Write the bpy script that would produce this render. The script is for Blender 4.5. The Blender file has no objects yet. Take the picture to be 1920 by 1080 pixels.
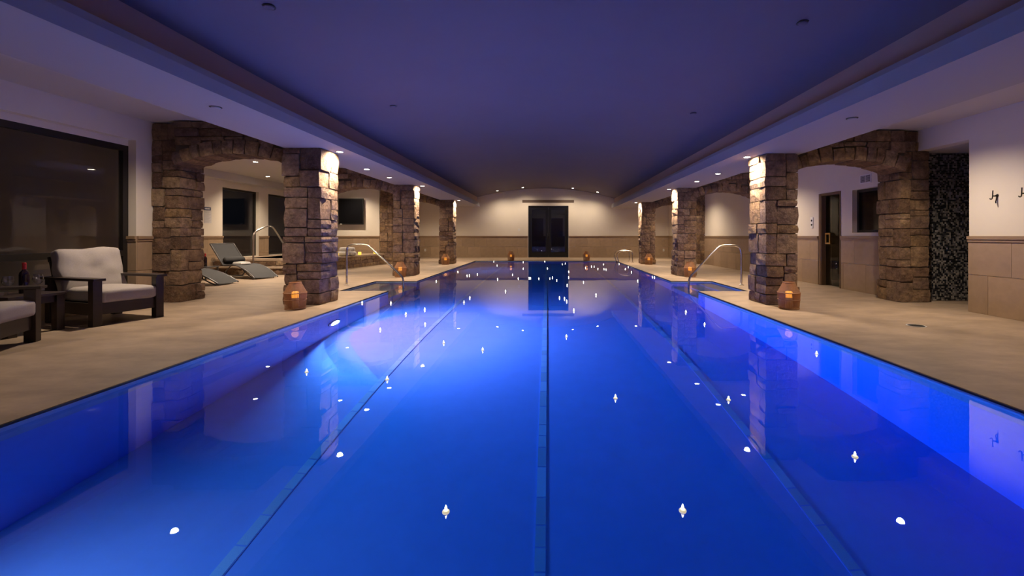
import bpy, bmesh, math, random
from mathutils import Vector, Matrix, noise

random.seed(7)
SC = bpy.context.scene
COL = SC.collection
PI = math.pi

# ------------------------------------------------------------------ camera, world, exposure
H = 1.07                     # eye height
F = 830.0                    # focal length in pixels of the 1920 px frame
VX, VY = 1027.0, 442.0       # where the room's axis meets the frame
cd = bpy.data.cameras.new('camera')
cam = bpy.data.objects.new('camera', cd)
COL.objects.link(cam)
cam.location = (0, 0, H)
cam.rotation_euler = (PI / 2, 0, 0)
cd.sensor_width = 36.0
cd.lens = F / 1920 * 36.0
cd.shift_x = -(VX - 960) / 1920
cd.shift_y = -(540 - VY) / 1920
cd.clip_start = 0.05
cd.clip_end = 200
SC.camera = cam

wd = bpy.data.worlds.new('night')
SC.world = wd
wd.use_nodes = True
wd.node_tree.nodes['Background'].inputs[0].default_value = (0.004, 0.005, 0.008, 1)
wd.node_tree.nodes['Background'].inputs[1].default_value = 0.4

SC.view_settings.view_transform = 'Standard'
SC.view_settings.look = 'None'
SC.view_settings.gamma = 1.0
SC.view_settings.use_curve_mapping = False
SC.view_settings.exposure = 0.0
SC.cycles.sample_clamp_indirect = 4.0
SC.cycles.caustics_reflective = False
SC.cycles.caustics_refractive = True
SC.cycles.blur_glossy = 0.5

# light levels (watts)
W_WASH, W_BEAM, W_DECK, W_FAR, W_SPA, W_POOL = 460.0, 130.0, 385.0, 155.0, 590.0, 2500.0
WARM = (1.0, 0.80, 0.60)
LENS = (1.0, 0.86, 0.68)

# ------------------------------------------------------------------ materials
def nd(nt, t, loc=None, **kw):
    n = nt.nodes.new(t)
    for k, v in kw.items():
        setattr(n, k, v)
    return n

def new_mat(name):
    m = bpy.data.materials.new(name)
    m.use_nodes = True
    nt = m.node_tree
    return m, nt, nt.nodes['Principled BSDF'], nt.nodes['Material Output']

def M(name, col, rough=0.5, metal=0.0, var=None, bump=None, spec=None, rnd=None, col2=None, stretch=(1, 1, 1)):
    """plain principled; var=(scale, col2 amount) mottling; bump=(scale, strength, distance); rnd = per-object brightness spread"""
    m, nt, b, out = new_mat(name)
    b.inputs['Base Color'].default_value = (*col, 1)
    b.inputs['Roughness'].default_value = rough
    b.inputs['Metallic'].default_value = metal
    if spec is not None:
        b.inputs['Specular IOR Level'].default_value = spec
    src = None
    tc = None
    if var or bump:
        tc = nd(nt, 'ShaderNodeTexCoord')
        mp = nd(nt, 'ShaderNodeMapping')
        mp.inputs['Scale'].default_value = stretch
        nt.links.new(tc.outputs['Object'], mp.inputs['Vector'])
    if var:
        nz = nd(nt, 'ShaderNodeTexNoise')
        nz.inputs['Scale'].default_value = var[0]
        nz.inputs['Detail'].default_value = 8
        nz.inputs['Roughness'].default_value = 0.68
        nt.links.new(mp.outputs[0], nz.inputs['Vector'])
        rp = nd(nt, 'ShaderNodeValToRGB')
        rp.color_ramp.elements[0].position = 0.33
        rp.color_ramp.elements[1].position = 0.68
        c2 = col2 if col2 else tuple(c * var[1] for c in col)
        rp.color_ramp.elements[0].color = (*c2, 1)
        rp.color_ramp.elements[1].color = (*col, 1)
        nt.links.new(nz.outputs['Fac'], rp.inputs['Fac'])
        src = rp.outputs['Color']
    if rnd:
        oi = nd(nt, 'ShaderNodeObjectInfo')
        mr = nd(nt, 'ShaderNodeMapRange')
        mr.inputs['To Min'].default_value = 1 - rnd
        mr.inputs['To Max'].default_value = 1 + rnd
        nt.links.new(oi.outputs['Random'], mr.inputs['Value'])
        hs = nd(nt, 'ShaderNodeHueSaturation')
        hs.inputs['Color'].default_value = (*col, 1)
        nt.links.new(mr.outputs[0], hs.inputs['Value'])
        if src:
            nt.links.new(src, hs.inputs['Color'])
        src = hs.outputs['Color']
    if src:
        nt.links.new(src, b.inputs['Base Color'])
    if bump:
        n2 = nd(nt, 'ShaderNodeTexNoise')
        n2.inputs['Scale'].default_value = bump[0]
        n2.inputs['Detail'].default_value = 8
        nt.links.new(mp.outputs[0], n2.inputs['Vector'])
        bp = nd(nt, 'ShaderNodeBump')
        bp.inputs['Strength'].default_value = bump[1]
        bp.inputs['Distance'].default_value = bump[2]
        nt.links.new(n2.outputs['Fac'], bp.inputs['Height'])
        nt.links.new(bp.outputs[0], b.inputs['Normal'])
    return m

def M_emit(name, col, strength, base=(0.8, 0.8, 0.8)):
    m, nt, b, out = new_mat(name)
    b.inputs['Base Color'].default_value = (*base, 1)
    b.inputs['Emission Color'].default_value = (*col, 1)
    b.inputs['Emission Strength'].default_value = strength
    return m

def M_glass(name, tint=(1, 1, 1), ior=1.5):
    """thin clear glass: Fresnel reflection over straight transmission"""
    m, nt, b, out = new_mat(name)
    nt.nodes.remove(b)
    fr = nd(nt, 'ShaderNodeFresnel'); fr.inputs['IOR'].default_value = ior
    tr = nd(nt, 'ShaderNodeBsdfTransparent'); tr.inputs['Color'].default_value = (*tint, 1)
    gl = nd(nt, 'ShaderNodeBsdfGlossy'); gl.inputs['Roughness'].default_value = 0.0
    mx = nd(nt, 'ShaderNodeMixShader')
    ge = nd(nt, 'ShaderNodeNewGeometry')      # same reflectance from either face
    mi = nd(nt, 'ShaderNodeMapRange'); mi.inputs['To Min'].default_value = ior; mi.inputs['To Max'].default_value = 1 / ior
    nt.links.new(ge.outputs['Backfacing'], mi.inputs['Value']); nt.links.new(mi.outputs[0], fr.inputs['IOR'])
    nt.links.new(fr.outputs[0], mx.inputs[0]); nt.links.new(tr.outputs[0], mx.inputs[1])
    nt.links.new(gl.outputs[0], mx.inputs[2]); nt.links.new(mx.outputs[0], out.inputs['Surface'])
    return m

def M_water(name, sigma):
    m, nt, b, out = new_mat(name)
    nt.nodes.remove(b)
    g = nd(nt, 'ShaderNodeBsdfGlass'); g.inputs['IOR'].default_value = 1.333; g.inputs['Roughness'].default_value = 0.0
    tc = nd(nt, 'ShaderNodeTexCoord')
    n2 = nd(nt, 'ShaderNodeTexNoise'); n2.inputs['Scale'].default_value = 1.1; n2.inputs['Detail'].default_value = 2
    bp = nd(nt, 'ShaderNodeBump'); bp.inputs['Strength'].default_value = 0.25; bp.inputs['Distance'].default_value = 0.004
    nt.links.new(tc.outputs['Object'], n2.inputs['Vector'])
    nt.links.new(n2.outputs['Fac'], bp.inputs['Height']); nt.links.new(bp.outputs[0], g.inputs['Normal'])
    nt.links.new(g.outputs[0], out.inputs['Surface'])
    d = max(sigma)
    va = nd(nt, 'ShaderNodeVolumeAbsorption')
    va.inputs['Density'].default_value = d
    va.inputs['Color'].default_value = (1 - sigma[0] / d, 1 - sigma[1] / d, 1 - sigma[2] / d, 1)
    nt.links.new(va.outputs[0], out.inputs['Volume'])
    return m

def M_stone(name):
    m, nt, b, out = new_mat(name)
    oi = nd(nt, 'ShaderNodeObjectInfo')
    rp = nd(nt, 'ShaderNodeValToRGB')
    cols = [(0.0, (.135, .088, .060)), (.2, (.205, .140, .098)), (.4, (.255, .185, .130)), (.58, (.175, .125, .105)),
            (.75, (.285, .205, .135)), (.9, (.22, .150, .085)), (1.0, (.34, .265, .19))]
    e = rp.color_ramp.elements
    e[0].position, e[0].color = cols[0][0], (*cols[0][1], 1)
    e[1].position, e[1].color = cols[-1][0], (*cols[-1][1], 1)
    for p, c in cols[1:-1]:
        k = e.new(p); k.color = (*c, 1)
    nt.links.new(oi.outputs['Random'], rp.inputs['Fac'])
    ge = nd(nt, 'ShaderNodeNewGeometry')
    nz = nd(nt, 'ShaderNodeTexNoise'); nz.inputs['Scale'].default_value = 14; nz.inputs['Detail'].default_value = 8; nz.inputs['Roughness'].default_value = .65
    nt.links.new(ge.outputs['Position'], nz.inputs['Vector'])
    mr = nd(nt, 'ShaderNodeMapRange')
    mr.inputs['From Min'].default_value = .3; mr.inputs['From Max'].default_value = .7
    mr.inputs['To Min'].default_value = .44; mr.inputs['To Max'].default_value = 1.26
    nt.links.new(nz.outputs['Fac'], mr.inputs['Value'])
    hs = nd(nt, 'ShaderNodeHueSaturation')
    nt.links.new(rp.outputs['Color'], hs.inputs['Color']); nt.links.new(mr.outputs[0], hs.inputs['Value'])
    pz = nd(nt, 'ShaderNodeTexNoise'); pz.inputs['Scale'].default_value = 4.5; pz.inputs['Detail'].default_value = 5
    nt.links.new(ge.outputs['Position'], pz.inputs['Vector'])
    pr_ = nd(nt, 'ShaderNodeValToRGB')
    pe = pr_.color_ramp.elements
    pe[0].position, pe[0].color = .35, (.92, .80, .77, 1)
    pe[1].position, pe[1].color = .68, (1.38, 1.25, 1.03, 1)
    nt.links.new(pz.outputs['Fac'], pr_.inputs['Fac'])
    mu = nd(nt, 'ShaderNodeMix', data_type='RGBA', blend_type='MULTIPLY'); mu.inputs[0].default_value = 1.0
    nt.links.new(hs.outputs[0], mu.inputs[6]); nt.links.new(pr_.outputs['Color'], mu.inputs[7])
    sz = nd(nt, 'ShaderNodeTexNoise'); sz.inputs['Scale'].default_value = 40; sz.inputs['Detail'].default_value = 4
    nt.links.new(ge.outputs['Position'], sz.inputs['Vector'])
    sr = nd(nt, 'ShaderNodeMapRange'); sr.inputs['From Min'].default_value = .56; sr.inputs['From Max'].default_value = .72
    sr.inputs['To Max'].default_value = .28
    nt.links.new(sz.outputs['Fac'], sr.inputs['Value'])
    sm = nd(nt, 'ShaderNodeMix', data_type='RGBA'); sm.inputs[7].default_value = (.42, .34, .26, 1)
    nt.links.new(sr.outputs[0], sm.inputs[0]); nt.links.new(mu.outputs[2], sm.inputs[6])
    nt.links.new(sm.outputs[2], b.inputs['Base Color'])
    b.inputs['Roughness'].default_value = .85
    b.inputs['Specular IOR Level'].default_value = .25
    n2 = nd(nt, 'ShaderNodeTexNoise'); n2.inputs['Scale'].default_value = 22; n2.inputs['Detail'].default_value = 9; n2.inputs['Roughness'].default_value = .7
    nt.links.new(ge.outputs['Position'], n2.inputs['Vector'])
    bp = nd(nt, 'ShaderNodeBump'); bp.inputs['Strength'].default_value = 1.0; bp.inputs['Distance'].default_value = .045
    nt.links.new(n2.outputs['Fac'], bp.inputs['Height']); nt.links.new(bp.outputs[0], b.inputs['Normal'])
    return m

def M_mosaic(name):
    m, nt, b, out = new_mat(name)
    at = nd(nt, 'ShaderNodeAttribute'); at.attribute_name = 'shade'
    nt.links.new(at.outputs['Color'], b.inputs['Base Color'])
    b.inputs['Roughness'].default_value = .2
    return m

MAT = dict(
    stone=M_stone('rough_stone'),
    mortar=M('mortar', (.10, .08, .065), .95),
    plaster=M('cream_plaster', (.70, .63, .52), .75, var=(1.5, .96), bump=(60, .05, .002)),
    ceil=M('ceiling_plaster', (.50, .47, .44), .8),
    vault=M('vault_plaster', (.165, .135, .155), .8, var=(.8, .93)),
    riser=M('brown_riser', (.40, .275, .225), .8),
    beam=M('beam_plaster', (.38, .355, .34), .75),
    floor=M('travertine_floor', (.41, .305, .215), .42, var=(2.6, .62), bump=(30, .06, .002), stretch=(.7, 1.3, 1), spec=.35),
    tile=M('limestone_tile', (.36, .25, .155), .55, var=(3.5, .82), rnd=.09, bump=(40, .06, .001)),
    cap=M('limestone_cap', (.30, .20, .12), .5, var=(4, .85)),
    pool=M('pool_plaster', (.42, .53, .82), .6, var=(5, .93)),
    pooltile=M('pool_line_tile', (.75, .82, .80), .4, var=(30, .8), rnd=.15),
    poolband=M('waterline_tile', (.62, .66, .62), .3, var=(8, .85), rnd=.1),
    edge=M('dark_edge_trim', (.012, .010, .009), .5),
    bronze=M('dark_bronze_frame', (.022, .018, .015), .4, metal=.3),
    black=M('black_frame', (.008, .008, .008), .35),
    screen=M('black_screen', (.003, .003, .004), .35, spec=.15),
    glass=M_glass('window_glass', ior=1.48),
    farglass=M_glass('far_door_glass', (.70, .70, .72), 1.85),
    doorglass=M_glass('door_glass', (.75, .78, .74), 1.4),
    winedark=M('dark_wine_glass', (.012, .004, .006), .08),
    red=M('red_capsule', (.35, .01, .015), .35),
    stem=M_glass('drinking_glass', (.93, .93, .93), 1.75),
    wood=M('espresso_wood', (.030, .016, .012), .45, var=(6, .6), stretch=(1, 1, 6)),
    cloth=M('oatmeal_cushion', (.33, .29, .265), .9, var=(90, .85), bump=(220, .25, .002)),
    steel=M('brushed_steel', (.62, .57, .52), .22, metal=1.0),
    brass=M('brass', (.75, .50, .16), .3, metal=1.0),
    gmetal=M('grey_tube', (.11, .11, .115), .35, metal=.7),
    sling=M('grey_sling', (.036, .036, .038), .8, bump=(400, .3, .001)),
    towel=M('white_towel', (.62, .59, .56), .95, bump=(180, .5, .003)),
    wicker=M('wicker', (.34, .165, .07), .7, var=(30, .7)),
    wax=M_emit('candle_wax', (1.0, .42, .08), .06, (.5, .32, .16)),
    glow=M_emit('candle_glow', (1.0, .36, .03), 2.6, (.8, .5, .2)),
    jar=M_emit('yellow_jar', (1.0, .66, .07), 1.0, (.8, .6, .15)),
    float=M_emit('floating_candle_body', (1.0, .86, .50), .55, (.8, .72, .5)),
    flame=M_emit('floating_candle_flame', (1.0, .93, .76), 22.0),
    lens=M_emit('downlight_lens', LENS, 45.0),
    halllens=M_emit('hall_lens', LENS, 34.0),
    poollens=M_emit('pool_light_lens', (.92, .90, 1.0), 40.0),
    white=M('white_plastic', (.75, .73, .70), .4),
    offwhite=M('white_metal', (.55, .53, .50), .5),
    dark=M('dark_slot', (.02, .02, .02), .6),
    darkwood=M('dark_sauna_wood', (.045, .028, .018), .6, var=(4, .7), stretch=(1, 1, 8)),
    jamb=M('oak_jamb', (.15, .085, .04), .5, var=(5, .75), stretch=(4, 4, .6)),
    brown=M('brown_board', (.10, .062, .04), .6),
    blue=M('navy_sign_header', (.03, .05, .11), .5),
    paper=M('pale_notice', (.58, .55, .53), .7),
    ink=M('grey_print', (.30, .29, .29), .7),
    mosaic=M_mosaic('glass_mosaic'),
    water=M_water('pool_water', (.86, .315, .03)),
    spawater=M_water('spa_water', (.3, .12, .08)),
)

# ------------------------------------------------------------------ geometry helpers
class MB:
    def __init__(s):
        s.v, s.f, s.sm = [], [], []
    def add(s, vs, fs, smooth=False, mx=None):
        o = len(s.v)
        s.v += [tuple(mx @ Vector(p)) if mx else tuple(p) for p in vs]
        s.f += [tuple(i + o for i in f) for f in fs]
        s.sm += [smooth] * len(fs)
        return s
    def box(s, a, b, mx=None):
        (x0, y0, z0), (x1, y1, z1) = a, b
        vs = [(x0, y0, z0), (x1, y0, z0), (x1, y1, z0), (x0, y1, z0), (x0, y0, z1), (x1, y0, z1), (x1, y1, z1), (x0, y1, z1)]
        return s.add(vs, [(0, 3, 2, 1), (4, 5, 6, 7), (0, 1, 5, 4), (1, 2, 6, 5), (2, 3, 7, 6), (3, 0, 4, 7)], False, mx)
    def tube(s, path, r, n=10, smooth_it=0, mx=None, cap=True):
        p = [Vector(q) for q in path]
        for _ in range(smooth_it):
            q = [p[0]]
            for a, b in zip(p, p[1:]):
                q += [a.lerp(b, .25), a.lerp(b, .75)]
            q.append(p[-1]); p = q
        rr = r if isinstance(r, (list, tuple)) else [r] * len(p)
        vs, fs = [], []
        t = (p[1] - p[0]).normalized()
        u = t.orthogonal().normalized()
        for i, c in enumerate(p):
            tn = (p[min(i + 1, len(p) - 1)] - p[max(i - 1, 0)]).normalized()
            u = (u - tn * u.dot(tn)).normalized()
            w = tn.cross(u)
            for k in range(n):
                a = 2 * PI * k / n
                vs.append(c + (u * math.cos(a) + w * math.sin(a)) * rr[i])
        for i in range(len(p) - 1):
            for k in range(n):
                fs.append((i * n + k, i * n + (k + 1) % n, (i + 1) * n + (k + 1) % n, (i + 1) * n + k))
        if cap:
            fs.append(tuple(range(n - 1, -1, -1))); fs.append(tuple(range((len(p) - 1) * n, len(p) * n)))
        return s.add(vs, fs, True, mx)
    def lathe(s, prof, n=24, mx=None, smooth=True, cap=True):
        vs, fs = [], []
        m = len(prof)
        for r, z in prof:
            for k in range(n):
                a = 2 * PI * k / n
                vs.append((r * math.cos(a), r * math.sin(a), z))
        for i in range(m - 1):
            for k in range(n):
                fs.append((i * n + k, i * n + (k + 1) % n, (i + 1) * n + (k + 1) % n, (i + 1) * n + k))
        if cap:
            fs.append(tuple(range(n - 1, -1, -1))); fs.append(tuple(range((m - 1) * n, m * n)))
        return s.add(vs, fs, smooth, mx)
    def prism(s, poly, z0, z1, mx=None):
        n = len(poly)
        vs = [(x, y, z0) for x, y in poly] + [(x, y, z1) for x, y in poly]
        fs = [tuple(range(n - 1, -1, -1)), tuple(range(n, 2 * n))]
        fs += [(i, (i + 1) % n, n + (i + 1) % n, n + i) for i in range(n)]
        return s.add(vs, fs, False, mx)
    def mesh(s, name):
        me = bpy.data.meshes.new(name)
        me.from_pydata(s.v, [], s.f)
        me.update()
        me.polygons.foreach_set('use_smooth', s.sm)
        return me
    def obj(s, name, mat, parent=None, **kw):
        me = s.mesh(name)
        me.materials.append(MAT[mat])
        return link(name, me, parent, **kw)

def link(name, data, parent=None, loc=None, rz=0, bevel=0, kind=None):
    o = bpy.data.objects.new(name, data)
    COL.objects.link(o)
    if parent:
        o.parent = parent
    if loc:
        o.location = loc
    if rz:
        o.rotation_euler = (0, 0, rz)
    if bevel:
        b = o.modifiers.new('edge', 'BEVEL'); b.width = bevel; b.segments = 2; b.limit_method = 'ANGLE'
    if kind:
        o['kind'] = kind
    return o

def tag(o, label, cat=None, group=None, kind=None):
    o['label'] = label
    if cat: o['category'] = cat
    if group: o['group'] = group
    if kind: o['kind'] = kind
    return o

def thing(name, label, cat, loc=(0, 0, 0), rz=0, group=None, kind=None):
    o = link(name, None, None, loc, rz)
    return tag(o, label, cat, group, kind)

def copy_tree(o, parent=None):
    c = o.copy(); COL.objects.link(c)
    if parent: c.parent = parent
    for ch in list(o.children):
        copy_tree(ch, c)
    return c

def P(x, y, z=0.0):
    """ground position that the photograph shows at a pixel, for a point at height z"""
    Y = F * (H - z) / (y - VY)
    return ((x - VX) * Y / F, Y)

UNIT = MB().box((-.5, -.5, -.5), (.5, .5, .5)).mesh('unit_block')
def unit_for(mat):
    me = UNIT.copy(); me.materials.append(MAT[mat]); return me
TILE_ME = unit_for('tile')
LINE_ME = unit_for('pooltile')
BAND_ME = unit_for('poolband')

def block(name, me, a, b, parent):
    o = link(name, me, parent)
    o.location = [(a[i] + b[i]) / 2 for i in range(3)]
    o.scale = [max(abs(b[i] - a[i]), 1e-4) for i in range(3)]
    return o

# rough stones: a dozen chipped blocks shared by every wall stone
def stone_mesh(k):
    rng = random.Random(100 + k)
    bm = bmesh.new()
    bmesh.ops.create_cube(bm, size=1.0)
    bmesh.ops.subdivide_edges(bm, edges=bm.edges[:], cuts=1, use_grid_fill=True)
    for v in bm.verts:
        on = sum(1 for c in v.co if abs(c) > .4)
        if on == 3:
            v.co *= rng.uniform(.945, .985)
        elif on == 2:
            v.co *= rng.uniform(.975, 1.0)
        elif on == 1:
            v.co *= rng.uniform(1.0, 1.06)
        v.co += Vector((rng.uniform(-.022, .022), rng.uniform(-.022, .022), rng.uniform(-.022, .022)))
    me = bpy.data.meshes.new('stone')
    bm.to_mesh(me); bm.free()
    me.materials.append(MAT['stone'])
    return me
STONES = [stone_mesh(k) for k in range(14)]
def stone(a, b, parent, rng, grow=.0):
    o = link('stone', STONES[rng.randrange(len(STONES))], parent)
    o.location = [(a[i] + b[i]) / 2 for i in range(3)]
    o.scale = [max(b[i] - a[i] + grow, .02) for i in range(3)]
    if rng.random() < .5:
        o.rotation_euler = (0, 0, PI)
    return o

def split_rect(x0, x1, y0, y1, rng):
    """cut a plan rectangle into 3-5 stones"""
    out = []
    if rng.random() < .5:
        t = x0 + (x1 - x0) * rng.choice([.34, .42, .55, .64])
        for a, b in ((x0, t), (t, x1)):
            if rng.random() < .8:
                u = y0 + (y1 - y0) * rng.uniform(.35, .65)
                out += [(a, b, y0, u), (a, b, u, y1)]
            else:
                out.append((a, b, y0, y1))
    else:
        u = y0 + (y1 - y0) * rng.uniform(.38, .62)
        for a, b in ((y0, u), (u, y1)):
            n = rng.choice([1, 2, 2, 2, 3, 3])
            cut = sorted(x0 + (x1 - x0) * (k / n + (rng.uniform(-.08, .08) if 0 < k < n else 0)) for k in range(n + 1))
            out += [(cut[k], cut[k + 1], a, b) for k in range(n)]
    return out

def masonry(root, x0, x1, y0, y1, z0, z1, rng, hmin=.13, hmax=.35):
    gap = .009
    def courses(xa, xb, za, zb_, full):
        z = za
        while z < zb_ - .01:
            h = min(rng.uniform(hmin, hmax), zb_ - z)
            if zb_ - z - h < .09:
                h = zb_ - z
            if full:
                cells = split_rect(xa, xb, y0, y1, rng)
            else:
                u = y0 + (y1 - y0) * rng.choice([.34, .45, .5, .58, .68])
                cells = [(xa, xb, y0, u), (xa, xb, u, y1)]
            for (p, q, c, d) in cells:
                j = rng.uniform(-.016, .016); k = rng.uniform(-.016, .016)
                A = [p + gap / 2, c + gap / 2, z + gap / 2]; B = [q - gap / 2, d - gap / 2, z + h - gap / 2]
                if p == x0: A[0] += j
                if q == x1: B[0] += k
                if c == y0: A[1] += k
                if d == y1: B[1] -= j
                if z == z0:
                    A[0] -= .012; A[1] -= .012; B[0] += .012; B[1] += .012
                if h > .24 and rng.random() < .4:          # two thinner stones bedded on each other
                    m = z + h * rng.uniform(.35, .65)
                    stone(A, (B[0], B[1], m - gap / 2), root, rng)
                    stone((A[0] + rng.uniform(-.01, .01), A[1] + rng.uniform(-.01, .01), m + gap / 2), B, root, rng)
                else:
                    stone(A, B, root, rng)
            z += h
    zz = z0
    while zz < z1 - .01:
        L = min(rng.uniform(.42, .8), z1 - zz)
        if z1 - zz - L < .25:
            L = z1 - zz
        if rng.random() < .22:
            courses(x0, x1, zz, zz + L, True)
        else:
            t = x0 + (x1 - x0) * rng.choice([.36, .44, .56, .64])
            courses(x0, t, zz, zz + L, False); courses(t, x1, zz, zz + L, False)
        zz += L
    i = .03
    MB().box((x0 + i, y0 + i, z0), (x1 - i, y1 - i, z1)).obj('mortar', 'mortar', root)

# ------------------------------------------------------------------ dimensions
XL, XR = -6.36, 5.95          # wall faces
YF, YN = 21.8, -3.0           # far wall, near wall
PL, PR, PN, PF = -3.10, 2.915, 0.3, 18.85
NL0, NL1, NLX = 8.58, 10.45, -4.06
NR0, NR1, NRX = 8.54, 10.45, 3.88
WZ = -.030                    # water level
DEP = 1.42                    # pool depth below the water
CZL, CZR = 2.89, 2.755        # deck ceilings
BZL, BZR = 2.43, 2.345        # beam undersides
XA, YA = -9.5, 16.73          # spa alcove walls

# ------------------------------------------------------------------ structure: floor, pool
f = MB()
T = -.3
f.box((-9.7, YN, T), (NLX, YF, 0))
f.box((NLX, YN, T), (PL, NL0, 0)); f.box((NLX, NL1, T), (PL, YF, 0))
f.box((NRX, YN, T), (8.7, YF, 0))
f.box((PR, YN, T), (NRX, NR0, 0)); f.box((PR, NR1, T), (NRX, YF, 0))
f.box((PL, YN, T), (PR, PN, 0)); f.box((PL, PF, T), (PR, 22.4, 0))
tag(f.obj('floor', 'floor'), 'beige travertine deck floor around the pool', kind='structure')

basin = thing('pool_basin', 'pale blue plastered swimming pool basin with lane lines and steps', 'pool', (0, 0, 0), kind='structure')
e = .006
zb = WZ - DEP
b = MB()
b.add([(PL, PN, zb), (PR, PN, zb), (PR, PF, zb), (PL, PF, zb)], [(0, 1, 2, 3)])
def vwall(b, p, q, z0, z1):
    b.add([(*p, z0), (*q, z0), (*q, z1), (*p, z1)], [(0, 1, 2, 3)])
ZT = -.24
ring = [(PL + e, PN + e), (PR - e, PN + e), (PR - e, NR0), (NRX - e, NR0 + e), (NRX - e, NR1 - e), (PR - e, NR1), (PR - e, PF - e),
        (PL + e, PF - e), (PL + e, NL1), (NLX + e, NL1 - e), (NLX + e, NL0 + e), (PL + e, NL0)]
for i in range(12):
    vwall(b, ring[i], ring[(i + 1) % 12], zb, ZT)
b.add([(NLX, NL0, zb), (PL, NL0, zb), (PL, NL1, zb), (NLX, NL1, zb)], [(0, 1, 2, 3)])
b.add([(PR, NR0, zb), (NRX, NR0, zb), (NRX, NR1, zb), (PR, NR1, zb)], [(0, 1, 2, 3)])
b.obj('basin_shell', 'pool', basin)
b = MB()
for i in range(12):
    vwall(b, ring[i], ring[(i + 1) % 12], ZT, -.004)
b.obj('waterline_band', 'poolband', basin)
b = MB()
for i in range(12):            # dark edge strip just under the deck
    p, q = Vector((*ring[i], 0)), Vector((*ring[(i + 1) % 12], 0))
    d = (q - p).normalized(); n_ = Vector((-d.y, d.x, 0)) * .008
    p, q = p - d * .006, q + d * .006
    vs = [p, q, q + n_, p + n_]
    b.prism([(v.x, v.y) for v in vs], -.016, -.0015)
b.obj('dark_edge_strip', 'edge', basin)
for sx, x_out, x_in, y0, y1 in ((-1, NLX, PL, NL0, NL1), (1, NRX, PR, NR0, NR1)):
    for k, (u0, u1, dz) in enumerate(((0, .34, .26), (.34, .67, .52), (.67, 1.0, .78))):
        xa, xb = x_out + (x_in - x_out) * u0, x_out + (x_in - x_out) * u1
        MB().box((min(xa, xb) + .001, y0 + .008, zb), (max(xa, xb), y1 - .008, WZ - dz)).obj('step', 'poolband', basin)
for lx in (-1.78, -.045, 1.68):
    ln = MB().box((lx - .038, PN + .5, zb), (lx + .038, PF - .6, zb + .004)).obj('lane_line', 'pool', basin)
    y = PN + .55
    rng = random.Random(int(lx * 100))
    while y < PF - .9:
        L = rng.choice([.15, .22, .30])
        block('tile', LINE_ME, (lx - .032, y, zb), (lx + .032, y + L, zb + .0055), ln)
        y += L + .012

poly = [(PL - .02, PN - .02), (PR + .02, PN - .02), (PR + .02, NR0 - .02), (NRX + .02, NR0 - .02), (NRX + .02, NR1 + .02), (PR + .02, NR1 + .02),
        (PR + .02, PF + .02), (PL - .02, PF + .02), (PL - .02, NL1 + .02), (NLX - .02, NL1 + .02), (NLX - .02, NL0 - .02), (PL - .02, NL0 - .02)]
tag(MB().prism(poly, zb - .1, WZ).obj('pool_water', 'water'), 'still glowing blue water filling the pool', 'water', kind='structure')

# ------------------------------------------------------------------ structure: walls
def wall(name, label, boxes, mat='plaster'):
    w = MB()
    for a, c in boxes: w.box(a, c)
    return tag(w.obj(name, mat), label, kind='structure')

def wainscot(parent, axis, face, out, s0, s1, z0=0.0, z1=.985, cap=True, tw=.61, off=0.0):
    """tiles on a wall face; axis 'y': face is an X plane, out = +1/-1 the side the room is on"""
    t = .016
    rows = [(z0, .525), (.529, z1)] if z0 < .5 else [(z0, z1)]
    if z1 < .5: rows = [(z0, z1)]
    for r, (a, c) in enumerate(rows):
        s = s0 - (tw / 2 if r else 0) - off
        while s < s1:
            p, q = max(s, s0), min(s + tw, s1)
            if q - p > .04:
                lo, hi = sorted((face, face + out * t))
                if axis == 'y': block('tile', TILE_ME, (lo, p + .002, a + .002), (hi, q - .002, c), parent)
                else: block('tile', TILE_ME, (p + .002, lo, a + .002), (q - .002, hi, c), parent)
            s += tw
    if cap:
        lo, hi = sorted((face, face + out * .04)); lo2, hi2 = sorted((face, face + out * .028))
        w = MB()
        if axis == 'y':
            w.box((lo, s0, .985 + .035), (hi, s1, 1.065)); w.box((lo2, s0, .985), (hi2, s1, 1.02))
        else:
            w.box((s0, lo, .985 + .035), (s1, hi, 1.065)); w.box((s0, lo2, .985), (s1, hi2, 1.02))
        w.obj('cap_rail', 'cap', parent)

wf = wall('wall_far', 'cream far wall with tan stone wainscot behind the pool', [((-9.7, YF, 0), (-.955, YF + .2, 3.7)), ((1.02, YF, 0), (8.7, YF + .2, 3.7)), ((-.955, YF, 2.545), (1.02, YF + .2, 3.7))])
wainscot(wf, 'x', YF, -1, XL, -.985)
wainscot(wf, 'x', YF, -1, 1.05, XR)
wr = wall('wall_right', 'cream right wall with tan stone wainscot', [
    ((XR, YN, 0), (XR + .2, 6.25, 2.8)), ((XR, 6.25, 2.43), (XR + .2, 7.12, 2.8)),
    ((XR, 7.36, 0), (XR + .2, 7.66, 2.8)), ((XR, 7.66, 0), (XR + .2, 8.65, 1.13)), ((XR, 7.66, 1.96), (XR + .2, 8.65, 2.8)),
    ((XR, 8.65, 0), (XR + .2, 8.98, 2.8)), ((XR, 8.98, 1.98), (XR + .2, 9.70, 2.8)), ((XR, 9.70, 0), (XR + .2, YF, 2.8))])
wainscot(wr, 'y', XR, -1, 3.2, 6.25, off=.28)
wainscot(wr, 'y', XR, -1, 7.66, 8.96)
wainscot(wr, 'y', XR, -1, 9.72, YF)
wl = wall('wall_left', 'cream left wall around the big dark window', [
    ((XL - .2, YN, 0), (XL, -1.2, 2.95)), ((XL - .2, -1.2, 0), (XL, 6.84, .28)), ((XL - .2, -1.2, 2.545), (XL, 6.84, 2.95)), ((XL - .2, 6.84, 0), (XL, 7.15, 2.95)),
    ((XA, 7.45, 0), (XL, 7.62, 2.95)), ((XL - .2, YA + .17, 0), (XL, YF, 2.95))])
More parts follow.
